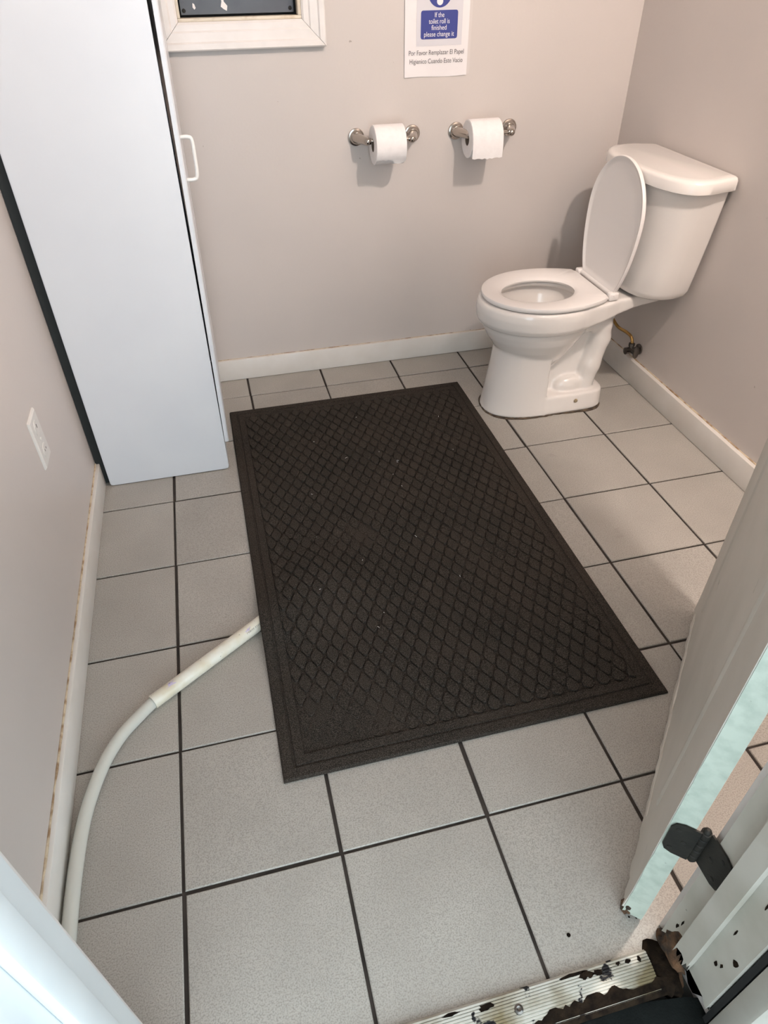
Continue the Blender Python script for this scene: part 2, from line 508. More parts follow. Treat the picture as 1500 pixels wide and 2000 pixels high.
fin('grime_heap', bm, 'dirt', thr, smooth=60)

# grime along the outer edge and flecks of black paint near the inner edge
rnd = random.Random(29)
bm = nb()
up, lo = [], []
n = 90
yy = -1.125
for k in range(n + 1):
    x = 0.9 + 1.72 * k / n
    yy += rnd.uniform(-.016, .016)
    base_y = -1.165 + 0.045 * min(1, max(0, (x - 1.3) / 1.2))
    yy = min(max(yy, base_y - .02), base_y + .025)
    up.append((x, yy, zt(yy) + .007)); lo.append((x, -1.205, -.03))
A_ = [bm.verts.new(v) for v in up]; B2_ = [bm.verts.new((v[0], -1.176, zt(-1.176) + .0075)) for v in up]; C2_ = [bm.verts.new(v) for v in lo]
D2_ = [bm.verts.new((v[0], v[1], v[2] - .006)) for v in up]
for k in range(n):
    bm.faces.new((A_[k], A_[k + 1], B2_[k + 1], B2_[k])); bm.faces.new((B2_[k], B2_[k + 1], C2_[k + 1], C2_[k])); bm.faces.new((A_[k + 1], A_[k], D2_[k], D2_[k + 1]))
fin('edge_grime', bm, 'dirt', thr)
for fx, fy, fw, fl in ((1.40, -1.008, .05, .010), (1.60, -1.022, .05, .022), (2.13, -1.000, .10, .010), (2.20, -1.020, .045, .022), (2.27, -1.022, .035, .018), (2.40, -1.012, .016, .012), (2.46, -1.016, .02, .012), (2.53, -1.020, .012, .02)):
    bm = nb()
    pts = [(fx + fw * rnd.uniform(.5, 1.15) * math.cos(2 * math.pi * q / 13), fy + fl * rnd.uniform(.45, 1.2) * math.sin(2 * math.pi * q / 13)) for q in range(13)]
    poly_prism(bm, pts, .030, .0405)
    fin('paint_fleck', bm, 'dirt', thr)

# door, open inward past ninety degrees
HX, HY = 2.567, -0.760
dv = Vector((0.672, 0.7405, 0)).normalized()
nv = Vector((dv.y, -dv.x, 0))                      # from the outer face towards the inner face
DW, DT, DB, DH = 2.70, 0.118, 0.030, 6.70
door = empty('door_1', (HX, HY, 0), 'open cream door with a mint hinge edge and damaged bottom', 'door', kind='structure')
def dpt(s, t, z):
    return Vector((HX, HY, 0)) + dv * s + nv * t + Vector((0, 0, z))
rnd = random.Random(11)
bm = nb()
ns = 44
# outer skin with ragged bottom edge; slab lofted along the width
rings = []
for k in range(ns + 1):
    s = DW * k / ns
    rag = rnd.uniform(-.012, .012) + (0.035 if rnd.random() < .10 else 0) + (0.05 * max(0, 1 - s / .12))
    swell = 0.010 * rnd.random()
    rings.append([dpt(s, -swell, DB + rag), dpt(s, -swell * .6, DB + .10), dpt(s, 0, DB + .25), dpt(s, 0, DH), dpt(s, DT, DH), dpt(s, DT, DB + .25), dpt(s, DT, DB + rag * .4)])
loft(bm, rings)
slab = fin('door_slab', bm, 'door', door, smooth=30)
# painted hinge-side edge strip
bm = nb()
rings = []
for k in range(60):
    z = DB + 0.0 + (DH - DB) * (k / 59) ** 2
    w = 0.004 * rnd.random()
    rings.append([dpt(-0.004, 0.002 + w, z), dpt(-0.004, DT - 0.002, z), dpt(0.001, DT - 0.002, z), dpt(0.001, 0.002 + w, z)])
loft(bm, rings)
fin('hinge_edge', bm, 'dooredge', door, smooth=30)
bm = nb()
rings = []
for k in range(8):
    z = 0.020 + k * 0.022
    w = 1 - (k / 8.0) ** 2
    rings.append([dpt(0.025 + .040 * math.cos(a) * w * rnd.uniform(.7, 1.2), 0.022 + .040 * math.sin(a) * w * rnd.uniform(.7, 1.2), z) for a in [2 * math.pi * q / 12 for q in range(12)]])
loft(bm, rings)
fin('rotten_corner', bm, 'rot', door, smooth=25)
# split line of the lifted bottom veneer
bm = nb()
pts, rad = [], []
for k in range(41):
    s = 0.55 + 1.95 * k / 40
    pts.append(dpt(s, -0.006, DB + 0.165 + 0.012 * math.sin(k * .9) + rnd.uniform(-.004, .004)))
    rad.append(0.004 + 0.007 * rnd.random())
tube(bm, pts, rad, 6)
fin('lifted_veneer_edge', bm, 'door', door, smooth=50)
# raised stile line of the moulded skin
for s0, s1 in ((0.42, 0.50), (2.14, 2.22)):
    bm = nb()
    loft(bm, [[dpt(s0, 0.002, z), dpt(s0 + .02, -.010, z), dpt(s1 - .02, -.010, z), dpt(s1, 0.002, z)] for z in (0.55, 1.2, 2.4, 2.9)])
    fin('panel_moulding', bm, 'door', door, smooth=60)
# hinges: leaf on the door edge, knuckle barrel, leaf on the jamb
def hinge(z0):
    h = 0.285
    pin = Vector((2.693, -0.866, 0))
    bm = nb()
    e0 = dpt(-0.006, DT - 0.006, 0); e1 = dpt(-0.006, -0.006, 0)
    ed = (e1 - e0).normalized(); en = Vector((-ed.y, ed.x, 0))
    if en.dot(-dv) < 0: en = -en
    def leaf(bmx, p0, d, length, nrm, thick):
        c = 0.055
        out = [(0, 0), (length - c, 0), (length - .016, .016), (length, c), (length, h - c), (length - .016, h - .016), (length - c, h), (0, h)]
        a = [bmx.verts.new(p0 + d * u + Vector((0, 0, z0 + v))) for u, v in out]
        b = [bmx.verts.new(p0 + d * u + nrm * thick + Vector((0, 0, z0 + v))) for u, v in out]
        n = len(out)
        for i in range(n):
            bmx.faces.new((a[i], a[(i + 1) % n], b[(i + 1) % n], b[i]))
        bmx.faces.new(a[::-1]); bmx.faces.new(b)
    st = pin - dv * ((pin - Vector((HX, HY, 0))).dot(dv) + 0.006)
    d0 = (e0 + ed * 0.12 - st); d0.z = 0
    leaf(bm, st + ed * .020, ed, 0.132, en, 0.010)
    hg = fin('hinge', bm, 'bronze', door)
    bm = nb()
    leaf(bm, Vector((DX1 - 0.003, pin.y - .020, 0)), Vector((0, -1, 0)), 0.168, Vector((-1, 0, 0)), 0.010)
    fin('jamb_leaf', bm, 'bronze', hg)
    for q in range(5):
        bm = nb()
        za = z0 + h * q / 5 + .004
        lathe(bm, (pin.x, pin.y, za), (0, 0, 1), [(0, .022), (.004, .026), (h / 5 - .010, .026), (h / 5 - .006, .022)], 16)
        fin('knuckle', bm, 'bronze', hg, smooth=40)
    bm = nb(); lathe(bm, (pin.x, pin.y, z0 - .02), (0, 0, 1), [(0, .010), (.01, .018), (.03, .018)], 14)
    lathe(bm, (pin.x, pin.y, z0 + h - .004), (0, 0, 1), [(0, .02), (.016, .018), (.026, .008)], 14)
    fin('pin', bm, 'bronze', hg, smooth=40)
    for v in (0.05, 0.14, 0.23):
        bm = nb()
        lathe(bm, (DX1 - 0.012, pin.y - (0.13 if v != .14 else .075), z0 + v), (-1, 0, 0), [(0, .014), (.004, .013), (.006, .004)], 10)
        lathe(bm, st + ed * (0.115 if v != .14 else .07) + en * .009 + Vector((0, 0, z0 + v)), en, [(0, .014), (.004, .013), (.006, .004)], 10)
        fin('screw', bm, 'bronze', hg, smooth=40)
for z in (0.90, 3.3, 5.75):
    hinge(z)

# outside ground and the black rubber mat beyond the threshold
bm = nb(); box(bm, -6, 9, -9, -0.992, -0.35, -0.095)
tag(fin('ground', bm, 'ground'), 'dark concrete ground outside the doorway', 'ground', kind='structure')
bm = nb(); box(bm, -6, 9, -7.5, YO - .02, ZC + .1, ZC + .35)  # unseen roof slab, added to keep high sky light off level surfaces
tag(fin('ceiling_sky_blocker', bm, 'ceil'), 'unseen roof added outside the doorway to block high sky light', 'ceiling', kind='structure')
bm = nb(); box(bm, -2.6, -2.3, -7.5, YO, -0.1, ZC + .1)  # unseen wall, added so the right jamb gets less daylight than the left
tag(fin('wall_sky_blocker', bm, 'blocker'), 'unseen side wall added outside the doorway to block daylight from the left', 'wall', kind='structure')
bm = nb()
out = [(1.55, -1.235), (1.9, -1.205), (2.2, -1.192), (2.5, -1.205), (2.72, -1.235), (2.86, -1.275), (2.87, -1.31), (2.84, -1.45), (2.8, -2.6), (0.2, -2.6), (0.2, -1.30), (0.9, -1.27)]
poly_prism(bm, out, -0.095, -0.045)
bmesh.ops.bevel(bm, geom=bm.edges[:], offset=0.010, segments=2, affect='EDGES')
tag(fin('rubber_doormat', bm, 'rubber', smooth=40), 'black rubber doormat outside the metal threshold', 'doormat')

# ------------------------------------------------------------------ ceiling lamp (above the frame)
lx, ly, lz = LAMP_POS
lt = empty('ceiling_light', (lx, ly, ZC), 'lit round glass ceiling light above the open door', 'lamp')
bm = nb(); lathe(bm, (lx, ly, ZC - 0.002), (0, 0, -1), [(0, .30), (.05, .30), (.10, .24), (ZC - lz - .16, .12), (ZC - lz - .12, .10)], 32)
fin('lamp_base', bm, 'chrome', lt, smooth=40)
bm = nb()
bmesh.ops.create_uvsphere(bm, u_segments=28, v_segments=16, radius=0.13, matrix=Matrix.Translation((lx, ly, lz)))
fin('glass_globe', bm, 'lamp', lt, smooth=60)

# ------------------------------------------------------------------ cabinet
cab = empty('storage_cabinet', (0, 5.4, 0), 'tall white storage cabinet standing in the left back corner', 'cabinet')
CX0, CXB, CXT, CY0, CY1, CZ = -0.665, 0.606, 0.655, 4.435, 6.40, 6.0
def xr(z): return CXB + (CXT - CXB) * min(1, z / 4.2)
bm = nb()
o2 = [(CX0 + .03, 0.006), (CX0 + .008, .014), (CX0, .035), (CX0 + .01, CZ), (xr(CZ), CZ), (xr(4.2), 4.2), (CXB + .002, .035), (CXB - .006, .014), (CXB - .03, .006)]
for ya, yb in ((CY0, CY0 + .05),):
    a = [bm.verts.new((x, ya, z)) for x, z in o2]
    b = [bm.verts.new((x, yb, z)) for x, z in o2]
    n = len(o2)
    for i in range(n): bm.faces.new((a[i], a[(i + 1) % n], b[(i + 1) % n], b[i]))
    bm.faces.new(a); bm.faces.new(b[::-1])
bmesh.ops.bevel(bm, geom=[e for e in bm.edges if abs(e.verts[0].co.y - CY0) < 1e-6 and abs(e.verts[1].co.y - CY0) < 1e-6], offset=0.007, segments=2, affect='EDGES')
fin('side_panel', bm, 'cab', cab, smooth=35)
bm = nb(); box(bm, CX0, CXB, CY1 - .05, CY1, 0.006, CZ)
fin('side_panel', bm, 'cab', cab)
for z in (0.32, 2.1, 3.9, CZ - .05):
    bm = nb(); box(bm, CX0 + .02, CXB - .02, CY0 + .052, CY1 - .052, z, z + .05)
    fin('shelf' if z < CZ - .1 else 'top', bm, 'cabdark' if z < CZ - .1 else 'cab', cab)
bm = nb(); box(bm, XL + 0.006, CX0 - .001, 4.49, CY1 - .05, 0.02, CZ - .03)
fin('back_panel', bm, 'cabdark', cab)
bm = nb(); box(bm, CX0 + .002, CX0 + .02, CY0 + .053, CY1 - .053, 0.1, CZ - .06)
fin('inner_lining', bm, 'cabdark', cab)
# door on the right-hand face, leaning out a little at the top
def door_x(z): return CXB + 0.012 + (0.690 - CXB - 0.012) * (z - .355) / (4.2 - .355)
bm = nb()
DTk = 0.042
rings = []
for z in (0.355, 0.365, 2, 4, CZ - .08, CZ - .07):
    x = door_x(z)
    q = 0.008 if z in (0.355, CZ - .07) else 0
    rings.append([(x + q, CY0 + q, z), (x + DTk - .01, CY0 + q, z), (x + DTk - q, CY0 + .012 + q, z), (x + DTk - q, CY1 - q, z), (x + q, CY1 - q, z)])
loft(bm, rings)
cdoor = fin('cabinet_door', bm, 'cab', cab, smooth=30)
hx = lambda z: door_x(z) + DTk - .012
pts = spline([(hx(3.22), 4.93, 3.222), (hx(3.2) + .075, 4.93, 3.222), (hx(3.2) + .105, 4.93, 3.19), (hx(3) + .110, 4.93, 3.05), (hx(2.9) + .105, 4.93, 2.91), (hx(2.9) + .075, 4.93, 2.878), (hx(2.88), 4.93, 2.878)], 8)
bm = nb(); tube(bm, pts, 0.0165, 12)
fin('handle', bm, 'whiteplastic', cdoor, smooth=60)
bm = nb(); box(bm, CXB - .03, CXB + 0.005, CY0 + .06, CY1 - .06, 0.006, .345, .004)
fin('plinth', bm, 'cab', cab)

# ------------------------------------------------------------------ outlet plate on the left wall
pl = empty('outlet_plate', (XL, 3.06, 1.52), 'painted-over outlet plate on the left wall', 'outlet')
bm = nb()
y0, y1, z0, z1 = 2.935, 3.195, 1.305, 1.735
loft(bm, [[(XL + .001 + d, y0 + q, z0 + q), (XL + .001 + d, y1 - q, z0 + q), (XL + .001 + d, y1 - q, z1 - q), (XL + .001 + d, y0 + q, z1 - q)] for d, q in ((0, 0), (.010, .002), (.020, .014))])
plate = fin('plate', bm, 'plate', pl, smooth=25)
for zc in (1.625, 1.415):
    bm = nb()
    lathe(bm, (XL + .0205, 3.065, zc), (1, 0, 0), [(0, .062), (.004, .060), (.005, .054), (.005, .001)], 24)
    rc = fin('receptacle', bm, 'plate', plate, smooth=40)
    for dy in ((0.0,) if zc > 1.5 else (-.02, .022)):
        bm = nb(); box(bm, XL + .0252, XL + .0275, 3.065 + dy - .004, 3.065 + dy + .004, zc - .002, zc + (.030 if zc > 1.5 else .016))
        fin('slot', bm, 'black' if zc > 1.5 else 'ink', rc)
bm = nb(); lathe(bm, (XL + .020, 3.065, 1.52), (1, 0, 0), [(0, .013), (.006, .012), (.008, .004)], 12)
fin('screw', bm, 'plate', plate, smooth=40)

# ------------------------------------------------------------------ paper sign
sign = empty('paper_notice', (3.54, YB, 3.37), 'white paper notice with blue panel asking to change the toilet roll', 'notice')
SX0, SX1, SZ0, SZ1 = 3.176, 3.892, 3.372, 4.295
bm = nb()
nx = 14
def curl(k): return 0.004 + 0.010 * (abs(k / nx - .55) * 1.6) ** 2
a0 = [[bm.verts.new((SX0 + (SX1 - SX0) * k / nx, YB - curl(k) - dd, z + (.004 * math.sin(k * .5) if z == SZ0 else 0))) for k in range(nx + 1)] for dd in (0.0, 0.0025) for z in (SZ0, SZ1)]
for k in range(nx):
    bm.faces.new((a0[0][k], a0[0][k + 1], a0[1][k + 1], a0[1][k])); bm.faces.new((a0[2][k + 1], a0[2][k], a0[3][k], a0[3][k + 1]))
    bm.faces.new((a0[0][k + 1], a0[0][k], a0[2][k], a0[2][k + 1])); bm.faces.new((a0[1][k], a0[1][k + 1], a0[3][k + 1], a0[3][k]))
for k in (0, nx):
    bm.faces.new((a0[0][k], a0[1][k], a0[3][k], a0[2][k]))
fin('sheet', bm, 'paper', sign, smooth=30)
bm = nb(); box(bm, SX0 + .03, SX1 + .035, YB - .0028, YB - .0006, SZ0 + .012, SZ1 + .02)
fin('plastic_sleeve', bm, 'sleeve', sign)
def sy(x):
    return YB - curl((x - SX0) / (SX1 - SX0) * nx) - 0.0025
def printed(name, pts, m, lift, parent=sign):
    bm = nb()
    a = [bm.verts.new((x, sy(x) - lift, z)) for x, z in pts]
    b = [bm.verts.new((x, sy(x) - lift + .0012, z)) for x, z in pts]
    n = len(pts)
    for i in range(n): bm.faces.new((a[i], a[(i + 1) % n], b[(i + 1) % n], b[i]))
    bm.faces.new(a); bm.faces.new(b[::-1])
    return fin(name, bm, m, parent)
def strips(name, x0, x1, z0, z1, m, lift, r=0.0):
    """rectangle following the sheet's curl, rounded by r"""
    bm = nb()
    nn = 10
    xs = [x0 + (x1 - x0) * k / nn for k in range(nn + 1)]
    if r:
        xs = [x0, x0 + r * .3, x0 + r] + xs[1:-1] + [x1 - r, x1 - r * .3, x1]
    lo, hi = [], []
    for x in xs:
        d = min(x - x0, x1 - x)
        q = r - math.sqrt(max(0, r * r - (r - d) ** 2)) if r and d < r else 0
        lo.append((x, sy(x) - lift, z0 + q)); hi.append((x, sy(x) - lift, z1 - q))
    L = [bm.verts.new(p) for p in lo]; H = [bm.verts.new(p) for p in hi]
    L2 = [bm.verts.new((p[0], p[1] + .0012, p[2])) for p in lo]; H2 = [bm.verts.new((p[0], p[1] + .0012, p[2])) for p in hi]
    for k in range(len(xs) - 1):
        bm.faces.new((L[k], L[k + 1], H[k + 1], H[k])); bm.faces.new((L2[k + 1], L2[k], H2[k], H2[k + 1]))
        bm.faces.new((L[k + 1], L[k], L2[k], L2[k + 1])); bm.faces.new((H[k], H[k + 1], H2[k + 1], H2[k]))
    bm.faces.new((L[0], H[0], H2[0], L2[0])); bm.faces.new((L[-1], L2[-1], H2[-1], H[-1]))
    return fin(name, bm, m, sign)
strips('grey_panel', 3.305, 3.815, 3.655, 4.26, 'greyprint', 0.0022)
bluep = strips('blue_panel', 3.352, 3.762, 3.715, 3.965, 'blue', 0.0040, 0.02)
cx, cz, cr = 3.557, 4.118, 0.132
disc = printed('blue_disc', [(cx + cr * math.cos(2 * math.pi * k / 40), cz + cr * math.sin(2 * math.pi * k / 40)) for k in range(40)], 'blue', 0.0040)
printed('white_dot', [(cx + .034 * math.cos(2 * math.pi * k / 20), 4.040 + .034 * math.sin(2 * math.pi * k / 20)) for k in range(20)], 'whiteprint', 0.0056)
printed('white_bar', [(cx - .016, 4.088), (cx + .016, 4.088), (cx + .038, 4.205), (cx + .03, 4.228), (cx - .03, 4.228), (cx - .038, 4.205)], 'whiteprint', 0.0056)
def text(name, body, x, z, size, m, lift, width=None):
    cu = bpy.data.curves.new(name, 'FONT')
    cu.body = body
    cu.align_x = 'CENTER'
    cu.size = size * U
    cu.extrude = 0.00012
    tmp = bpy.data.objects.new('tmp', cu)
    COL.objects.link(tmp)
    dg = bpy.context.evaluated_depsgraph_get()
    me = bpy.data.meshes.new_from_object(tmp.evaluated_get(dg))
    bpy.data.objects.remove(tmp)
    bpy.data.curves.remove(cu)
    xs = [v.co.x for v in me.vertices]
    k = (width * U / (max(xs) - min(xs))) if width else 1.0
    for v in me.vertices:
        wx = x + v.co.x * k / U
        lx_, ly_, lz_ = v.co
        v.co = (Vector((wx, sy(wx) - lift, z + ly_ / U)) - org(sign)) * U + Vector((0, -lz_, 0))
    me.materials.clear()
    me.materials.append(M[m])
    me.name = name
    o = bpy.data.objects.new(name, me)
    COL.objects.link(o)
    o.parent = sign
    return o
text('lettering', 'If the', 3.556, 3.905, .062, 'whiteprint', .0056, .105)
text('lettering', 'toilet roll is', 3.556, 3.850, .062, 'whiteprint', .0056, .232)
text('lettering', 'finished', 3.556, 3.795, .062, 'whiteprint', .0056, .168)
text('lettering', 'please change it', 3.556, 3.738, .062, 'whiteprint', .0056, .335)
text('lettering', 'Por Favor Remplazar El Papel', 3.535, 3.575, .062, 'ink', .003, .625)
text('lettering', 'Higienico Cuando Este Vacio', 3.535, 3.497, .062, 'ink', .003, .605)

# ------------------------------------------------------------------ paper holders and rolls
HZ = 2.825
def holder(x0, x1, label):
    t = empty('toilet_paper_holder', ((x0 + x1) / 2, YB, HZ), label, 'paper holder', 'paper holders on the back wall')
    for x in (x0, x1):
        bm = nb()
        lathe(bm, (x, YB - .001, HZ), (0, -1, 0), [(0, .090), (.014, .092), (.024, .088), (.028, .074), (.036, .074), (.046, .068), (.060, .056), (.064, .050)], 32)
        post = fin('rosette', bm, 'nickel', t, smooth=40)
        bm = nb()
        s = 1 if x == x0 else -1
        ax = Vector((s * .075, -.215, 0))
        ln = ax.length
        lathe(bm, (x, YB - .06, HZ), ax, [(-.02, .052), (.03, .051), (ln * .5, .048), (ln * .85, .044), (ln * .97, .043), (ln + .020, .034), (ln + .034, .020), (ln + .038, .001)], 28)
        lathe(bm, (x + s * .068, YB - .262, HZ), (s, 0, 0), [(0, .036), (.030, .036), (.044, .033), (.046, .020)], 20)
        fin('arm', bm, 'nickel', post, smooth=40)
    bm = nb()
    lathe(bm, (x0 + .08, YB - .262, HZ), (1, 0, 0), [(0, .018), (.015, .022), (x1 - x0 - .175, .022), (x1 - x0 - .16, .018)], 20)
    fin('roller', bm, 'nickel', t, smooth=40)
    return t
holder(2.615, 3.275, 'brushed nickel paper holder nearer the cabinet, left of the pair')
holder(3.805, 4.465, 'brushed nickel paper holder nearer the toilet, right of the pair')
def roll(xc, w, r, tail, label):
    t = empty('toilet_roll', (xc, YB - .262, HZ), label, 'toilet roll', 'toilet rolls on the back wall')
    rc = 0.068
    zc = HZ - rc + 0.024
    yc = YB - .262
    bm = nb()
    n = 48
    prof_ = [(-w / 2, rc), (-w / 2, r - .008), (-w / 2 + .006, r), (w / 2 - .006, r), (w / 2, r - .008), (w / 2, rc)]
    rings = [[(xc + d, yc + q * math.cos(2 * math.pi * k / n), zc + q * math.sin(2 * math.pi * k / n)) for k in range(n)] for d, q in prof_]
    R = loft(bm, rings, False, False)
    for k in range(n):
        j = (k + 1) % n
        bm.faces.new((R[0][k], R[0][j], R[-1][j], R[-1][k]))
    fin('paper_body', bm, 'tissue', t, smooth=35)
    bm = nb()
    rings = [[(xc + d, yc + q * math.cos(2 * math.pi * k / n), zc + q * math.sin(2 * math.pi * k / n)) for k in range(n)]
             for d, q in ((-w / 2 + .002, rc - .001), (w / 2 - .002, rc - .001), (w / 2 - .002, rc - .006), (-w / 2 + .002, rc - .006))]
    R = loft(bm, rings, False, False)
    for k in range(n):
        j = (k + 1) % n
        bm.faces.new((R[0][k], R[0][j], R[-1][j], R[-1][k]))
    fin('core', bm, 'core', t, smooth=50)
    # loose outer sheet over the front
    bm = nb()
    path = []
    a_end = tail[0]
    for k in range(25):
        a = math.radians(80 + (a_end - 80) * k / 24)
        path.append((yc + (r + .004) * math.cos(a), zc + (r + .004) * math.sin(a)))
    y_, z_ = path[-1]
    if tail[1] > 0:
        for k in range(1, 8):
            path.append((y_ - .004 * math.sin(k * .5), z_ - tail[1] * k / 7))
    cols = 12
    rnd = random.Random(label)
    fr, bk = [], []
    for q, (yy, zz) in enumerate(path):
        last = q == len(path) - 1
        f_, b_ = [], []
        for k in range(cols + 1):
            x = xc - w / 2 + .004 + (w - .004) * k / cols
            jag = (rnd.uniform(-.008, .008) if last else 0) + (.02 * math.sin(k * .5) if last and tail[1] == 0 else 0)
            f_.append(bm.verts.new((x, yy - .0015, zz + jag)))
            b_.append(bm.verts.new((x, yy + .002, zz + jag)))
        fr.append(f_); bk.append(b_)
    for q in range(len(path) - 1):
        for k in range(cols):
            bm.faces.new((fr[q][k], fr[q][k + 1], fr[q + 1][k + 1], fr[q + 1][k]))
            bm.faces.new((bk[q][k + 1], bk[q][k], bk[q + 1][k], bk[q + 1][k + 1]))
    for q in range(len(path) - 1):
        for k in (0, cols):
            bm.faces.new((fr[q][k], bk[q][k], bk[q + 1][k], fr[q + 1][k]))
    for k in range(cols):
        bm.faces.new((fr[0][k], fr[0][k + 1], bk[0][k + 1], bk[0][k])); bm.faces.new((fr[-1][k], fr[-1][k + 1], bk[-1][k + 1], bk[-1][k]))
    fin('loose_sheet', bm, 'tissue', t, smooth=50)
    return t
roll(2.918, 0.342, 0.196, (228, 0.0), 'white toilet roll with torn edge, on the left holder')
roll(4.040, 0.365, 0.194, (182, 0.165), 'white toilet roll with straight hanging sheet, on the right holder')

# ------------------------------------------------------------------ toilet
YC = 4.955
toi = empty('toilet', (4.6, YC, 0), 'white two-piece toilet with seat lid raised against the tank', 'toilet')

def surface_nets(F, org_, h):
    """naive surface nets: F sampled field (negative inside)"""
    nx, ny, nz = F.shape
    ins = F < 0
    cell = np.zeros((nx - 1, ny - 1, nz - 1, 3)); cnt = np.zeros((nx - 1, ny - 1, nz - 1))
    ed = []
    for ax in range(3):
        for a in (0, 1):
            for b in (0, 1):
                o1 = [0, 0, 0]
                oth = [q for q in range(3) if q != ax]
                o1[oth[0]], o1[oth[1]] = a, b
                o2 = list(o1); o2[ax] = 1
                s1 = tuple(slice(o1[q], o1[q] + F.shape[q] - 1) for q in range(3))
                s2 = tuple(slice(o2[q], o2[q] + F.shape[q] - 1) for q in range(3))
                f1, f2 = F[s1], F[s2]
                cr_ = (f1 < 0) != (f2 < 0)
                t = np.where(cr_, f1 / np.where(cr_, f1 - f2, 1), 0)
                for q in range(3):
                    cell[..., q] += np.where(cr_, o1[q] + (t if q == ax else 0), 0)
                cnt += cr_
    act = cnt > 0
    idx = -np.ones(act.shape, int)
    idx[act] = np.arange(act.sum())
    I = np.argwhere(act)
    V = (I + cell[act] / cnt[act][:, None]) * h + np.array(org_)
    faces = []
    for ax in range(3):
        u_, v_ = [q for q in range(3) if q != ax]
        s1 = [slice(None)] * 3; s2 = [slice(None)] * 3
        s1[ax] = slice(0, -1); s2[ax] = slice(1, None)
        a, b = ins[tuple(s1)], ins[tuple(s2)]
        E = np.argwhere(a != b)
        E = E[(E[:, u_] > 0) & (E[:, v_] > 0) & (E[:, u_] < F.shape[u_] - 1) & (E[:, v_] < F.shape[v_] - 1)]
        fl = a[tuple(E.T)]
        du = np.zeros(3, int); du[u_] = 1
        dv_ = np.zeros(3, int); dv_[v_] = 1
        q0, q1, q2, q3 = [idx[tuple((E - k).T)] for k in (du * 0, du, du + dv_, dv_)]
        Q = np.stack([q0, q1, q2, q3], 1)
        flip = fl if ax != 1 else ~fl
        Q = np.where(flip[:, None], Q, Q[:, ::-1])
        faces.append(Q)
    return V, np.concatenate(faces)

def smin(a, b, k):
    hh = np.clip(0.5 + 0.5 * (b - a) / k, 0, 1)
    return b * (1 - hh) + a * hh - k * hh * (1 - hh)
def smax(a, b, k): return -smin(-a, -b, k)

hh_ = 0.0140
gx = np.arange(3.52, 5.95, hh_); gy = np.arange(-0.70, 0.70, hh_); gz = np.arange(-0.06, 1.56, hh_)
X, Y, Z = np.meshgrid(gx, gy, gz, indexing='ij')
def egg(cx_, af, ab, b, pw=2.0):
    """distance-like field of an egg plan: af forward (-x), ab backward, b half width (arrays of z allowed)"""
    dx = X - cx_
    a_ = np.where(dx < 0, af, ab)
    r = (np.abs(dx / a_) ** pw + np.abs(Y / b) ** pw) ** (1 / pw)
    return (r - 1) * np.minimum(a_, b)
def lut(zs, vs): return np.interp(Z, zs, vs)
# bowl: rim band over a rounded belly, with a crease between
zs = [1.13, 1.16, 1.20, 1.30, 1.37, 1.41]
band = egg(4.42, lut(zs, [.722, .742, .760, .770, .762, .742]), lut(zs, [.64, .65, .67, .68, .68, .67]), lut(zs, [.562, .582, .602, .610, .602, .585]))
band = smax(band, np.maximum(Z - 1.405, 1.135 - Z), 0.022)
zs = [0.45, 0.55, 0.70, 0.85, 0.97, 1.06, 1.14, 1.25]
belly = egg(4.42, lut(zs, [.08, .22, .40, .54, .625, .668, .690, .690]), lut(zs, [.10, .24, .38, .46, .53, .58, .60, .60]), lut(zs, [.08, .20, .33, .425, .488, .520, .535, .535]))
belly = smax(belly, np.maximum(Z - 1.25, 0.47 - Z), 0.03)
d = smin(band, belly, 0.012)
# front column
zs = [0.0, 0.05, 0.25, 0.6, 0.95, 1.05]
caf = lut(zs, [0.675, 0.665, 0.635, 0.585, 0.545, 0.50])
cb = lut(zs, [0.405, 0.395, 0.372, 0.360, 0.372, 0.36])
col = smax(smax(egg(4.47, caf, 0.9, cb, 2.35), X - 4.485, 0.012), np.maximum(Z - 1.0, -Z), 0.02)
d = smin(d, col, 0.014)
# recessed web behind the column
xb = lut([0.0, 0.2, 0.6, 1.0, 1.3], [5.12, 5.10, 5.14, 5.24, 5.36])
web = smax(np.maximum(np.abs(Y) - lut([0, .3, .7, 1.1], [.26, .155, .13, .20]), np.maximum(4.40 - X, X - xb)), np.maximum(Z - 1.3, -Z), 0.05)
d = smin(d, web, 0.04)
# trapway arch
def capsule(p, q, r, sy_=1.0):
    P_, Q_ = np.array(p), np.array(q)
    v = Q_ - P_
    t = np.clip(((X - P_[0]) * v[0] + (Z - P_[2]) * v[2]) / (v[0] ** 2 + v[2] ** 2), 0, 1)
    return np.sqrt((X - P_[0] - v[0] * t) ** 2 + (np.maximum(np.abs(Y) - sy_, 0)) ** 2 + (Z - P_[2] - v[2] * t) ** 2) - r
trap = capsule((4.84, 0, 1.05), (5.03, 0, 1.10), .125, .165)
for p_, q_ in (((5.03, 0, 1.10), (5.15, 0, 1.03)), ((5.15, 0, 1.03), (5.165, 0, .86)), ((5.165, 0, .86), (5.10, 0, .52)), ((5.10, 0, .52), (5.04, 0, .18))):
    trap = smin(trap, capsule(p_, q_, .125, .165), 0.05)
d = smin(d, trap, 0.035)
lump = np.sqrt(((X - 4.84) / 1.5) ** 2 + (np.abs(Y) - .20) ** 2 / 0.6 + ((Z - .29) / 0.95) ** 2) - .125
d = smin(d, lump, 0.05)
# foot
foot = smax(egg(4.72, 0.6, 0.575, lut([0, .05, .2, .26], [.405, .40, .375, .36]), 5.0), np.maximum(Z - .235, -Z), 0.03)
foot = smax(foot, 4.45 - X, 0.02)
d = smin(d, foot, 0.02)
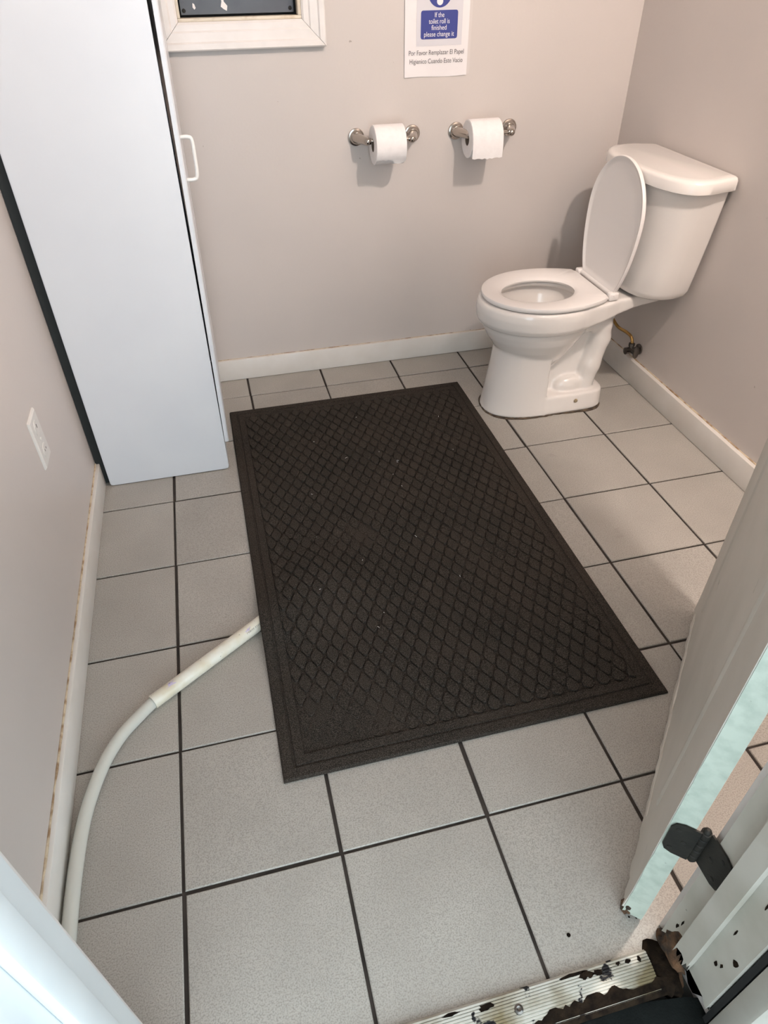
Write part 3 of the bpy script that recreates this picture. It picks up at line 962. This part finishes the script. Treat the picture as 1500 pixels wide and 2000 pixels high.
# deck carrying the tank
dw = np.interp(X, [4.75, 5.0, 5.2, 5.5, 5.8], [.52, .47, .40, .365, .35])
zb = np.interp(X, [4.8, 5.1, 5.4, 5.8], [1.17, 1.20, 1.27, 1.315])
deck = smax(np.maximum(np.abs(Y) - dw, np.maximum(4.75 - X, X - 5.78)), np.maximum(Z - 1.405, zb - Z), 0.04)
d = smin(d, deck, 0.05)
gus = smax(np.abs(Y) - .13, np.maximum(np.maximum(X - (5.14 + (Z - .55) * .42), 4.9 - X), np.maximum(Z - 1.35, .5 - Z)), .04)
d = smin(d, gus, 0.05)
# bowl cavity
zs = [0.66, 0.72, 0.85, 1.05, 1.25, 1.32, 1.36, 1.5]
cav = egg(4.36, lut(zs, [.05, .15, .28, .42, .50, .51, .475, .475]), lut(zs, [.05, .16, .28, .40, .48, .49, .465, .465]), lut(zs, [.04, .13, .23, .345, .43, .44, .37, .37]))
cav = np.maximum(cav, 0.68 - Z)
d = smax(d, -cav, 0.025)
Vb, Fb = surface_nets(d, (gx[0], gy[0] + YC, gz[0]), hh_)
me = bpy.data.meshes.new('bowl')
me.from_pydata(((Vb - np.array(org(toi))) * U).tolist(), [], Fb.tolist())
bm = nb(); bm.from_mesh(me)
for _ in range(2):
    bmesh.ops.smooth_vert(bm, verts=[v for v in bm.verts if v.co.z > 0.012], factor=0.5, use_axis_x=True, use_axis_y=True, use_axis_z=True)
for v in bm.verts:
    if v.co.z < 0.001: v.co.z = 0.001
bmesh.ops.recalc_face_normals(bm, faces=bm.faces[:])
bm.to_mesh(me); bm.free()
me.polygons.foreach_set('use_smooth', [True] * len(me.polygons))
me.materials.append(M['porc'])
bowl = bpy.data.objects.new('bowl', me); COL.objects.link(bowl); bowl.parent = toi
ORIG['bowl'] = org(toi)
base_v = Vb[Vb[:, 2] < 0.03]
ang_ = np.arctan2(base_v[:, 1] - YC, base_v[:, 0] - 4.60)
rad_ = np.hypot(base_v[:, 1] - YC, base_v[:, 0] - 4.60)
ring_ = []
rnd = random.Random(17)
for k in range(72):
    a = -math.pi + 2 * math.pi * k / 72
    dd_ = np.abs((ang_ - a + math.pi) % (2 * math.pi) - math.pi)
    r_ = rad_[dd_ < 0.09].max() + .001 + .012 * rnd.random()
    ring_.append((4.60 + r_ * math.cos(a), YC + r_ * math.sin(a)))
bm = nb(); poly_prism(bm, ring_, 0.0006, 0.007)
fin('grimy_caulk', bm, 'stain', toi)
bm = nb()
lathe(bm, (4.34, YC, .80), (0, 0, 1), [(0, .20), (.012, .205)], 32)
fin('water', bm, 'water', bowl, smooth=40)
for s in (-1, 1):
    bm = nb(); lathe(bm, (4.875, YC + s * .388, .15), (0, s, 0), [(0, .026), (.008, .024), (.014, .014), (.018, .004)], 14)
    fin('bolt_cap', bm, 'bolt', bowl, smooth=40)

# seat ring: egg outline cut straight at the hinge, top dished towards the opening
NS = 96
def seat_ring(front, half, z, back, cx_=4.43, tail=0.84):
    out_ = []
    for k in range(NS):
        a = 2 * math.pi * k / NS
        c, s_ = math.cos(a), math.sin(a)
        x = cx_ + (front if c < 0 else tail) * c
        y = half * s_
        if x > back:
            y *= 1 - 0.25 * ((x - back) / (cx_ + tail - back)) if abs(s_) > 1e-9 else 1
            r_ = 0.045
            x = back - (r_ * max(0, (abs(y) - (0.415 - r_)) / r_) ** 2 if abs(y) > 0.415 - r_ else 0)
            y = max(-0.425, min(0.425, y))
        out_.append((x, YC + .01 + y, z))
    return out_
def hole_ring(dr, z):
    return [(4.362 + (.428 + dr) * math.cos(2 * math.pi * k / NS), YC + .01 + (.322 + dr) * math.sin(2 * math.pi * k / NS), z) for k in range(NS)]
bm = nb()
rings = [seat_ring(.700, .575, 1.410, 5.005), seat_ring(.722, .598, 1.422, 5.02), seat_ring(.730, .606, 1.448, 5.025), seat_ring(.722, .598, 1.468, 5.02), seat_ring(.695, .572, 1.476, 5.005)]
rings += [hole_ring(.055, 1.462), hole_ring(.018, 1.450), hole_ring(0, 1.436), hole_ring(.004, 1.418), hole_ring(.02, 1.410)]
R = loft(bm, rings, False, False)
for k in range(NS):
    j = (k + 1) % NS
    bm.faces.new((R[-1][k], R[-1][j], R[0][j], R[0][k]))
fin('seat', bm, 'seat', toi, smooth=50)

# raised lid
lean = math.radians(2.5)
LX, LZ = 5.105, 1.475
def lp(y, h, t):
    """lid plane: h up the lid, t depth towards the bowl (-x)"""
    return (LX + h * math.sin(lean) - t * math.cos(lean), YC - .015 + y, LZ + h * math.cos(lean) + t * math.sin(lean))
def lid_outline(inset=0.0):
    pts = []
    for k in range(NS):
        a = 2 * math.pi * k / NS
        c, s_ = math.cos(a), math.sin(a)
        hc, af_, b = 0.74, 0.585 - inset, 0.550 - inset
        if s_ > 0:
            pts.append((b * c, hc + af_ * s_))
        else:
            h_ = hc + 0.98 * s_
            y_ = b * c
            lo_ = 0.005 + inset
            if h_ < lo_:
                h_ = lo_
            pts.append((y_, h_))
    return pts
bm = nb()
rr = []
for ins_, t_ in ((.03, -.022), (.006, -.016), (0.0, -.002), (0.0, .014), (.008, .024), (.020, .022), (.036, .006), (.070, .003)):
    rr.append([lp(y, h, t_) for y, h in lid_outline(ins_)])
loft(bm, rr)
fin('seat_lid', bm, 'seat', toi, smooth=50)
# hinge bar and hinge blocks
bm = nb(); tube(bm, [(5.085, YC - .33, 1.462), (5.085, YC + .35, 1.462)], .030, 14)
fin('hinge_bar', bm, 'seat', toi, smooth=40)
for yy in (YC - .375, YC + .395):
    bm = nb()
    box(bm, 5.03, 5.15, yy - .045, yy + .045, 1.408, 1.50, .022, 3)
    fin('hinge_block', bm, 'seat', toi, smooth=45)
    bm = nb(); lathe(bm, (5.085, yy + (.046 if yy > YC else -.046), 1.47), (0, 1 if yy > YC else -1, 0), [(-.01, .016), (.004, .014), (.006, .004)], 12)
    fin('hinge_pin', bm, 'seat', toi, smooth=40)

# tank and lid
TY = 4.915
def tank_ring(xf, xb_, hw, z, hwb, pw=2.7):
    """plan outline: bowed superelliptic front, sides closing a little to a flat back"""
    xm = xf + 0.40
    pts = []
    n = 40
    for k in range(n + 1):
        a = math.pi / 2 + math.pi * k / n
        c, s_ = math.cos(a), math.sin(a)
        q = (abs(c) ** pw + abs(s_) ** pw) ** (-1 / pw)
        pts.append((xm + 0.40 * c * q, TY + hw * s_ * q, z))
    rb = 0.05
    for k in range(7):
        a = -math.pi / 2 + (math.pi / 2) * k / 6
        pts.append((xb_ - rb + rb * math.cos(a), TY - hwb + rb + rb * math.sin(a), z))
    for k in range(7):
        a = (math.pi / 2) * k / 6
        pts.append((xb_ - rb + rb * math.cos(a), TY + hwb - rb + rb * math.sin(a), z))
    return pts
bm = nb()
rings = []
for z, xf, xb_, hw, hwb in ((1.425, 5.36, 5.82, .50, .46), (1.432, 5.315, 5.85, .555, .52), (1.46, 5.28, 5.87, .590, .555), (1.52, 5.265, 5.885, .612, .58), (1.75, 5.255, 5.90, .640, .61),
                            (2.1, 5.25, 5.91, .690, .66), (2.45, 5.245, 5.915, .740, .71), (2.605, 5.24, 5.915, .760, .73)):
    rings.append(tank_ring(xf, xb_, hw, z, hwb))
loft(bm, rings)
fin('tank', bm, 'porc', toi, smooth=50)
bm = nb()
rings = []
for z, q in ((2.600, .045), (2.602, .012), (2.612, .0), (2.700, .0), (2.722, .012), (2.732, .035), (2.737, .08)):
    rings.append(tank_ring(5.195 + q, 5.935 - q * .5, .858 - q, z, .79 - q))
loft(bm, rings)
fin('tank_lid', bm, 'porc', toi, smooth=50)
bm = nb()
lathe(bm, (5.40, TY + .55, 2.50), (-1, 0, 0), [(0, .03), (.14, .03), (.155, .02)], 14)
tube(bm, [(5.25, TY + .55, 2.50), (5.245, TY + .58, 2.497), (5.245, TY + .635, 2.49)], [.018, .019, .024], 12)
fin('flush_lever', bm, 'chrome', toi, smooth=45)

# water supply valve on the right wall behind the toilet
sv = empty('water_supply_valve', (5.88, 5.03, .40), 'dark water shut-off valve with brass tube behind the toilet', 'valve')
bm = nb(); lathe(bm, (5.945, 5.05, .47), (-1, 0, 0), [(0, .07), (.012, .068), (.022, .04), (.10, .035), (.12, .045), (.20, .045), (.205, .03)], 20)
fin('valve_body', bm, 'valve', sv, smooth=40)
bm = nb(); lathe(bm, (5.82, 5.05, .47), (0, 0, 1), [(0, .028), (.06, .03), (.062, .038), (.10, .038), (.104, .02)], 6)
fin('compression_nut', bm, 'valve', sv, smooth=20)
bm = nb()
lathe(bm, (5.82, 5.01, .47), (0, -1, 0), [(0, .022), (.06, .02)], 12)
rings = []
for dy, s_ in ((-.10, .7), (-.105, 1), (-.125, 1), (-.13, .7)):
    rings.append([(5.82 + .035 * s_ * math.cos(2 * math.pi * k / 20), 5.01 + dy + .03, .49 + .075 * s_ * math.sin(2 * math.pi * k / 20)) for k in range(20)])
loft(bm, rings)
fin('oval_handle', bm, 'valve', sv, smooth=40)
bm = nb(); tube(bm, spline([(5.82, 5.05, .56), (5.82, 5.06, .60), (5.81, 5.10, .645), (5.79, 5.18, .665), (5.74, 5.34, .69), (5.68, 5.48, .85), (5.65, 5.50, 1.15), (5.65, 5.45, 1.43)], 8), .020, 10)
fin('brass_tube', bm, 'brass', sv, smooth=60)

# ------------------------------------------------------------------ PVC pipe and clear hose
P0 = Vector((-0.187, 1.437, 0.0)); P1 = Vector((0.692, 2.025, 0.0))
pdir = (P1 - P0).normalized()
PR = 0.057
PE = P1 + pdir * 0.75
ph = empty('pvc_pipe', P0, 'yellowed white plastic pipe running under the charcoal mat', 'pipe')
bm = nb()
rings = []
side = Vector((-pdir.y, pdir.x, 0))
n = 28
def pring(s, r, cz=PR):
    c = P0 + pdir * s + Vector((0, 0, cz + .001))
    return [c + side * r * math.cos(2 * math.pi * k / n) + Vector((0, 0, 1)) * r * math.sin(2 * math.pi * k / n) for k in range(n)]
LEN = (PE - P0).length
rings = [pring(0.0, PR - .012), pring(0.0, PR - .002), pring(.006, PR), pring(LEN, PR), pring(LEN, PR - .012)]
R = loft(bm, rings, False, False)
for k in range(n):
    j = (k + 1) % n
    bm.faces.new((R[0][k], R[0][j], R[-1][j], R[-1][k]))
pipe = fin('pipe_wall', bm, 'pvc', ph, smooth=40)
def on_pipe(s, ang, r=PR + .0012):
    return P0 + pdir * s + side * (-r * math.cos(ang)) + Vector((0, 0, PR + .001 + r * math.sin(ang)))
def pipe_patch(name, s0, s1, a0_, a1_, m, ragged=0.0, seed=0):
    rnd_ = random.Random(seed)
    bm = nb()
    g = []
    for q in range(7):
        row = []
        for k in range(7):
            u_ = s0 + (s1 - s0) * q / 6; v_ = a0_ + (a1_ - a0_) * k / 6
            rr_ = ragged * (1 if (q in (0, 6) or k in (0, 6)) else 0)
            row.append(bm.verts.new(on_pipe(u_ + rnd_.uniform(-rr_, rr_) * .03, v_ + rnd_.uniform(-rr_, rr_) * .15)))
        g.append(row)
    for q in range(6):
        for k in range(6):
            if ragged and q in (0, 5) and k in (0, 5): continue
            bm.faces.new((g[q][k], g[q][k + 1], g[q + 1][k + 1], g[q + 1][k]))
    return fin(name, bm, m, pipe, smooth=60)
pipe_patch('primer_stain', .145, .20, 1.2, 1.75, 'violet', 1.0, 2)
pipe_patch('primer_stain', .915, .945, 1.05, 1.35, 'violet', 1.0, 4)
# faint factory print near the mat edge
bm = nb()
rnd = random.Random(8)
for k in range(11):
    s0 = .900 + k * .0135 + (0.01 if k > 5 else 0)
    a_ = .66
    for (ds0, da0, ds1, da1) in ((0, 0, .002, .24), (0, .24, .008, .22), (.006, 0, .008, .2))[: rnd.randint(2, 3)]:
        p, q = on_pipe(s0 + ds0, a_ + da0, PR + .0015), on_pipe(s0 + ds1, a_ + da1, PR + .0015)
        w = (q - p).cross(Vector((0, 0, 1)))
        w = w.normalized() * .0014 if w.length > 1e-6 else Vector((.0014, 0, 0))
        bm.faces.new([bm.verts.new(v) for v in (p - w, p + w, q + w, q - w)])
fin('faded_print', bm, 'ink', pipe)
hz = 0.046
hpts = spline([P0 + pdir * .14 + Vector((0, 0, PR)), P0 + Vector((0, 0, PR - .004)), (-.285, 1.345, hz + .002), (-.405, 1.215, hz), (-.505, 1.04, hz), (-.580, .82, hz), (-.628, .58, hz), (-.650, .30, hz), (-.655, 0.0, hz), (-.650, -.30, hz), (-.63, -.60, hz), (-.60, -.82, hz)], 10)
bm = nb()
def hose_rings(r):
    t_ = bmesh.new()
    rr_ = [[v.co.copy() for v in ring] for ring in tube(t_, hpts, r, 18, cap=False)]
    t_.free()
    return rr_
Rh = loft(bm, hose_rings(.046) + hose_rings(.031)[::-1], False, False)
for k in range(18):
    j = (k + 1) % 18
    bm.faces.new((Rh[-1][k], Rh[-1][j], Rh[0][j], Rh[0][k]))
hz_o = fin('clear_hose', bm, 'hose', smooth=70)
tag(hz_o, 'cloudy clear vinyl hose lying along the left baseboard', 'hose')

# ------------------------------------------------------------------ charcoal floor mat draped over the pipe
MX0, MX1, MY0, MY1, MT = 0.700, 3.705, 0.560, 5.610, 0.030
def mat_h(x, y):
    rx, ry = x - P1.x, y - P1.y
    t_ = rx * pdir.x + ry * pdir.y
    d_ = -rx * pdir.y + ry * pdir.x
    w = 0.30 + 0.25 * max(0, min(1, t_ / 1.2))
    end = 1.0 if t_ < .72 else math.exp(-((t_ - .72) / .35) ** 2)
    hgt = 0.118 * math.exp(-(abs(d_) / w) ** 2.2) * end
    cx_, cy_ = x - 1.90, y - 3.02                    # dent where the pattern is crumpled
    hgt += 0.020 * math.exp(-(cx_ ** 2 / .05 + cy_ ** 2 / .03)) - 0.010 * math.exp(-((cx_ + .12) ** 2 / .01 + (cy_ - .05) ** 2 / .01))
    return hgt
fm = empty('floor_mat', ((MX0 + MX1) / 2, (MY0 + MY1) / 2, 0), 'large charcoal floor mat with raised diamond pattern', 'mat')
B1, GR, B2 = 0.088, 0.012, 0.178
xs = [MX0, MX0 + .012, MX0 + B1 - .006, MX0 + B1, MX0 + B1 + GR, MX0 + B1 + GR + .006, MX0 + B2 - .006, MX0 + B2]
xs = xs + list(np.linspace(MX0 + B2, MX1 - B2, 54)[1:-1]) + [MX0 + MX1 - x for x in xs[::-1]]
ysm = [MY0, MY0 + .012, MY0 + B1 - .006, MY0 + B1, MY0 + B1 + GR, MY0 + B1 + GR + .006, MY0 + B2 - .006, MY0 + B2]
ysm = ysm + list(np.linspace(MY0 + B2, MY1 - B2, 94)[1:-1]) + [MY0 + MY1 - y for y in ysm[::-1]]
def mat_rel(x, y):
    q = min(x - MX0, MX1 - x, y - MY0, MY1 - y)
    if q < .003: return -0.014
    if q < B1 - .003: return 0.0
    if q < B1 + GR + .003: return -0.012
    if q < B2 - .003: return 0.0
    return -0.016
bm = nb()
top = [[bm.verts.new((x, y, MT + mat_h(x, y) + mat_rel(x, y))) for y in ysm] for x in xs]
bot = [[bm.verts.new((x, y, 0.002 + mat_h(x, y))) for y in ysm] for x in xs]
for i in range(len(xs) - 1):
    for j in range(len(ysm) - 1):
        bm.faces.new((top[i][j], top[i + 1][j], top[i + 1][j + 1], top[i][j + 1]))
        bm.faces.new((bot[i][j + 1], bot[i + 1][j + 1], bot[i + 1][j], bot[i][j]))
for i in range(len(xs) - 1):
    for j in (0, len(ysm) - 1):
        bm.faces.new((top[i][j], top[i + 1][j], bot[i + 1][j], bot[i][j]))
for j in range(len(ysm) - 1):
    for i in (0, len(xs) - 1):
        bm.faces.new((top[i][j], top[i][j + 1], bot[i][j + 1], bot[i][j]))
matbase = fin('mat_base', bm, 'mat', fm, smooth=30)
# raised diamonds
SXP, SYP = 0.131, 0.224
def stud_shape(hw_, hl_, ht):
    ring = []
    for (ax, ay), (bx, by) in (((1, 0), (0, 1)), ((0, 1), (-1, 0)), ((-1, 0), (0, -1)), ((0, -1), (1, 0))):
        for t_ in (0.20, 0.80):
            ring.append((hw_ * (ax + (bx - ax) * t_), hl_ * (ay + (by - ay) * t_)))
    return ring
SR = stud_shape(SXP / 2 * 1.02, SYP / 2 * 1.02, 0.014)
def stud_bm(bm, cx_, cy_, cz, ht, k0=.91, k1=.79, clip=None):
    def cl(p):
        if clip is None: return p
        return (min(max(p[0], clip[0] - cx_), clip[1] - cx_), min(max(p[1], clip[2] - cy_), clip[3] - cy_))
    r0 = [cl((p[0] * k0, p[1] * k0)) for p in SR]; r1 = [cl((p[0] * k1, p[1] * k1)) for p in SR]
    loft(bm, [[(cx_ + p[0], cy_ + p[1], cz - .006) for p in r0], [(cx_ + p[0] * .98, cy_ + p[1] * .98, cz + ht * .75) for p in r0], [(cx_ + p[0], cy_ + p[1], cz + ht) for p in r1]], cap0=False)
ix0, ix1, iy0, iy1 = MX0 + B2, MX1 - B2, MY0 + B2, MY1 - B2
cells = []
rnd = random.Random(21)
for par in (0, 1):
    x = ix0 + .035 + par * SXP / 2
    while x < ix1 + .03:
        y = iy0 + .05 + par * SYP / 2
        while y < iy1 + .05:
            cells.append((x, y))
            y += SYP
        x += SXP
camxy = Vector((0.82, -1.98))
inner = [c for c in cells if ix0 + .07 < c[0] < ix1 - .07 and iy0 + .12 < c[1] < iy1 - .12]
inner.sort(key=lambda c: (Vector(c) - camxy).length)
solo = set(inner[:300])
def wear(x, y):
    w = 1.0
    w -= 0.85 * math.exp(-((x - 1.15) ** 2 / .55 + (y - .80) ** 2 / .22))
    w -= 0.85 * math.exp(-((x - 1.80) ** 2 / .020 + (y - 2.98) ** 2 / .025))
    w -= 0.35 * math.exp(-((x - 2.9) ** 2 / .06 + (y - 2.35) ** 2 / .04))
    return max(.08, w + rnd.uniform(-.12, .08))
bm = nb(); stud_bm(bm, 0, 0, 0, 0.024)
for v in bm.verts: v.co *= U
bmesh.ops.recalc_face_normals(bm, faces=bm.faces[:])
sme = bpy.data.meshes.new('diamond_stud'); bm.to_mesh(sme); bm.free()
sme.materials.append(M['mat'])
rest = nb()
fo = org(fm)
for c in cells:
    x, y = c
    w = wear(x, y)
    z = MT + mat_h(x, y) - 0.016
    if c in solo:
        o = bpy.data.objects.new('diamond_stud', sme)
        COL.objects.link(o)
        o.parent = fm
        o.location = (Vector((x, y, z)) - fo) * U
        o.scale = (1, 1, w)
        e_ = .03
        o.rotation_euler = (math.atan((mat_h(x, y + e_) - mat_h(x, y - e_)) / (2 * e_)), -math.atan((mat_h(x + e_, y) - mat_h(x - e_, y)) / (2 * e_)), 0)
    elif x - .06 < ix1 and y - .1 < iy1:
        edge = not (ix0 + .07 < x < ix1 - .07 and iy0 + .12 < y < iy1 - .12)
        stud_bm(rest, x, y, z, 0.024 * w, clip=(ix0 + .004, ix1 - .004, iy0 + .004, iy1 - .004) if edge else None)
bmesh.ops.dissolve_degenerate(rest, dist=1e-5, edges=rest.edges[:])
o = fin('diamond_studs', rest, 'mat', fm)
o['kind'] = 'stuff'

# stray lint on the pile
bm = nb()
rnd = random.Random(33)
for k in range(18):
    x, y = rnd.uniform(MX0 + .25, MX1 - .25), rnd.uniform(MY0 + .25, MY1 - .4)
    a, ln, cv = rnd.uniform(0, 6.28), rnd.uniform(.008, .03), rnd.uniform(-1.2, 1.2)
    z = MT + mat_h(x, y) + .012
    pts = []
    for q in range(5):
        pts.append((x, y, z + .001 * q))
        x += math.cos(a) * ln / 4; y += math.sin(a) * ln / 4; a += cv / 4
    tube(bm, pts, .0017, 5)
o = fin('lint', bm, 'tissue', fm)
o['kind'] = 'stuff'
# small dark specks on the tiles near the threshold
for x, y, r in ((2.205, -.80, .012), (2.60, -.80, .006), (2.64, -.815, .006), (0.98, 1.02, .006)):
    bm = nb(); lathe(bm, (x, y, 0.0004), (0, 0, 1), [(0, r), (.0015, r * .9)], 12)
    fin('dark_speck', bm, 'dirt', floor)
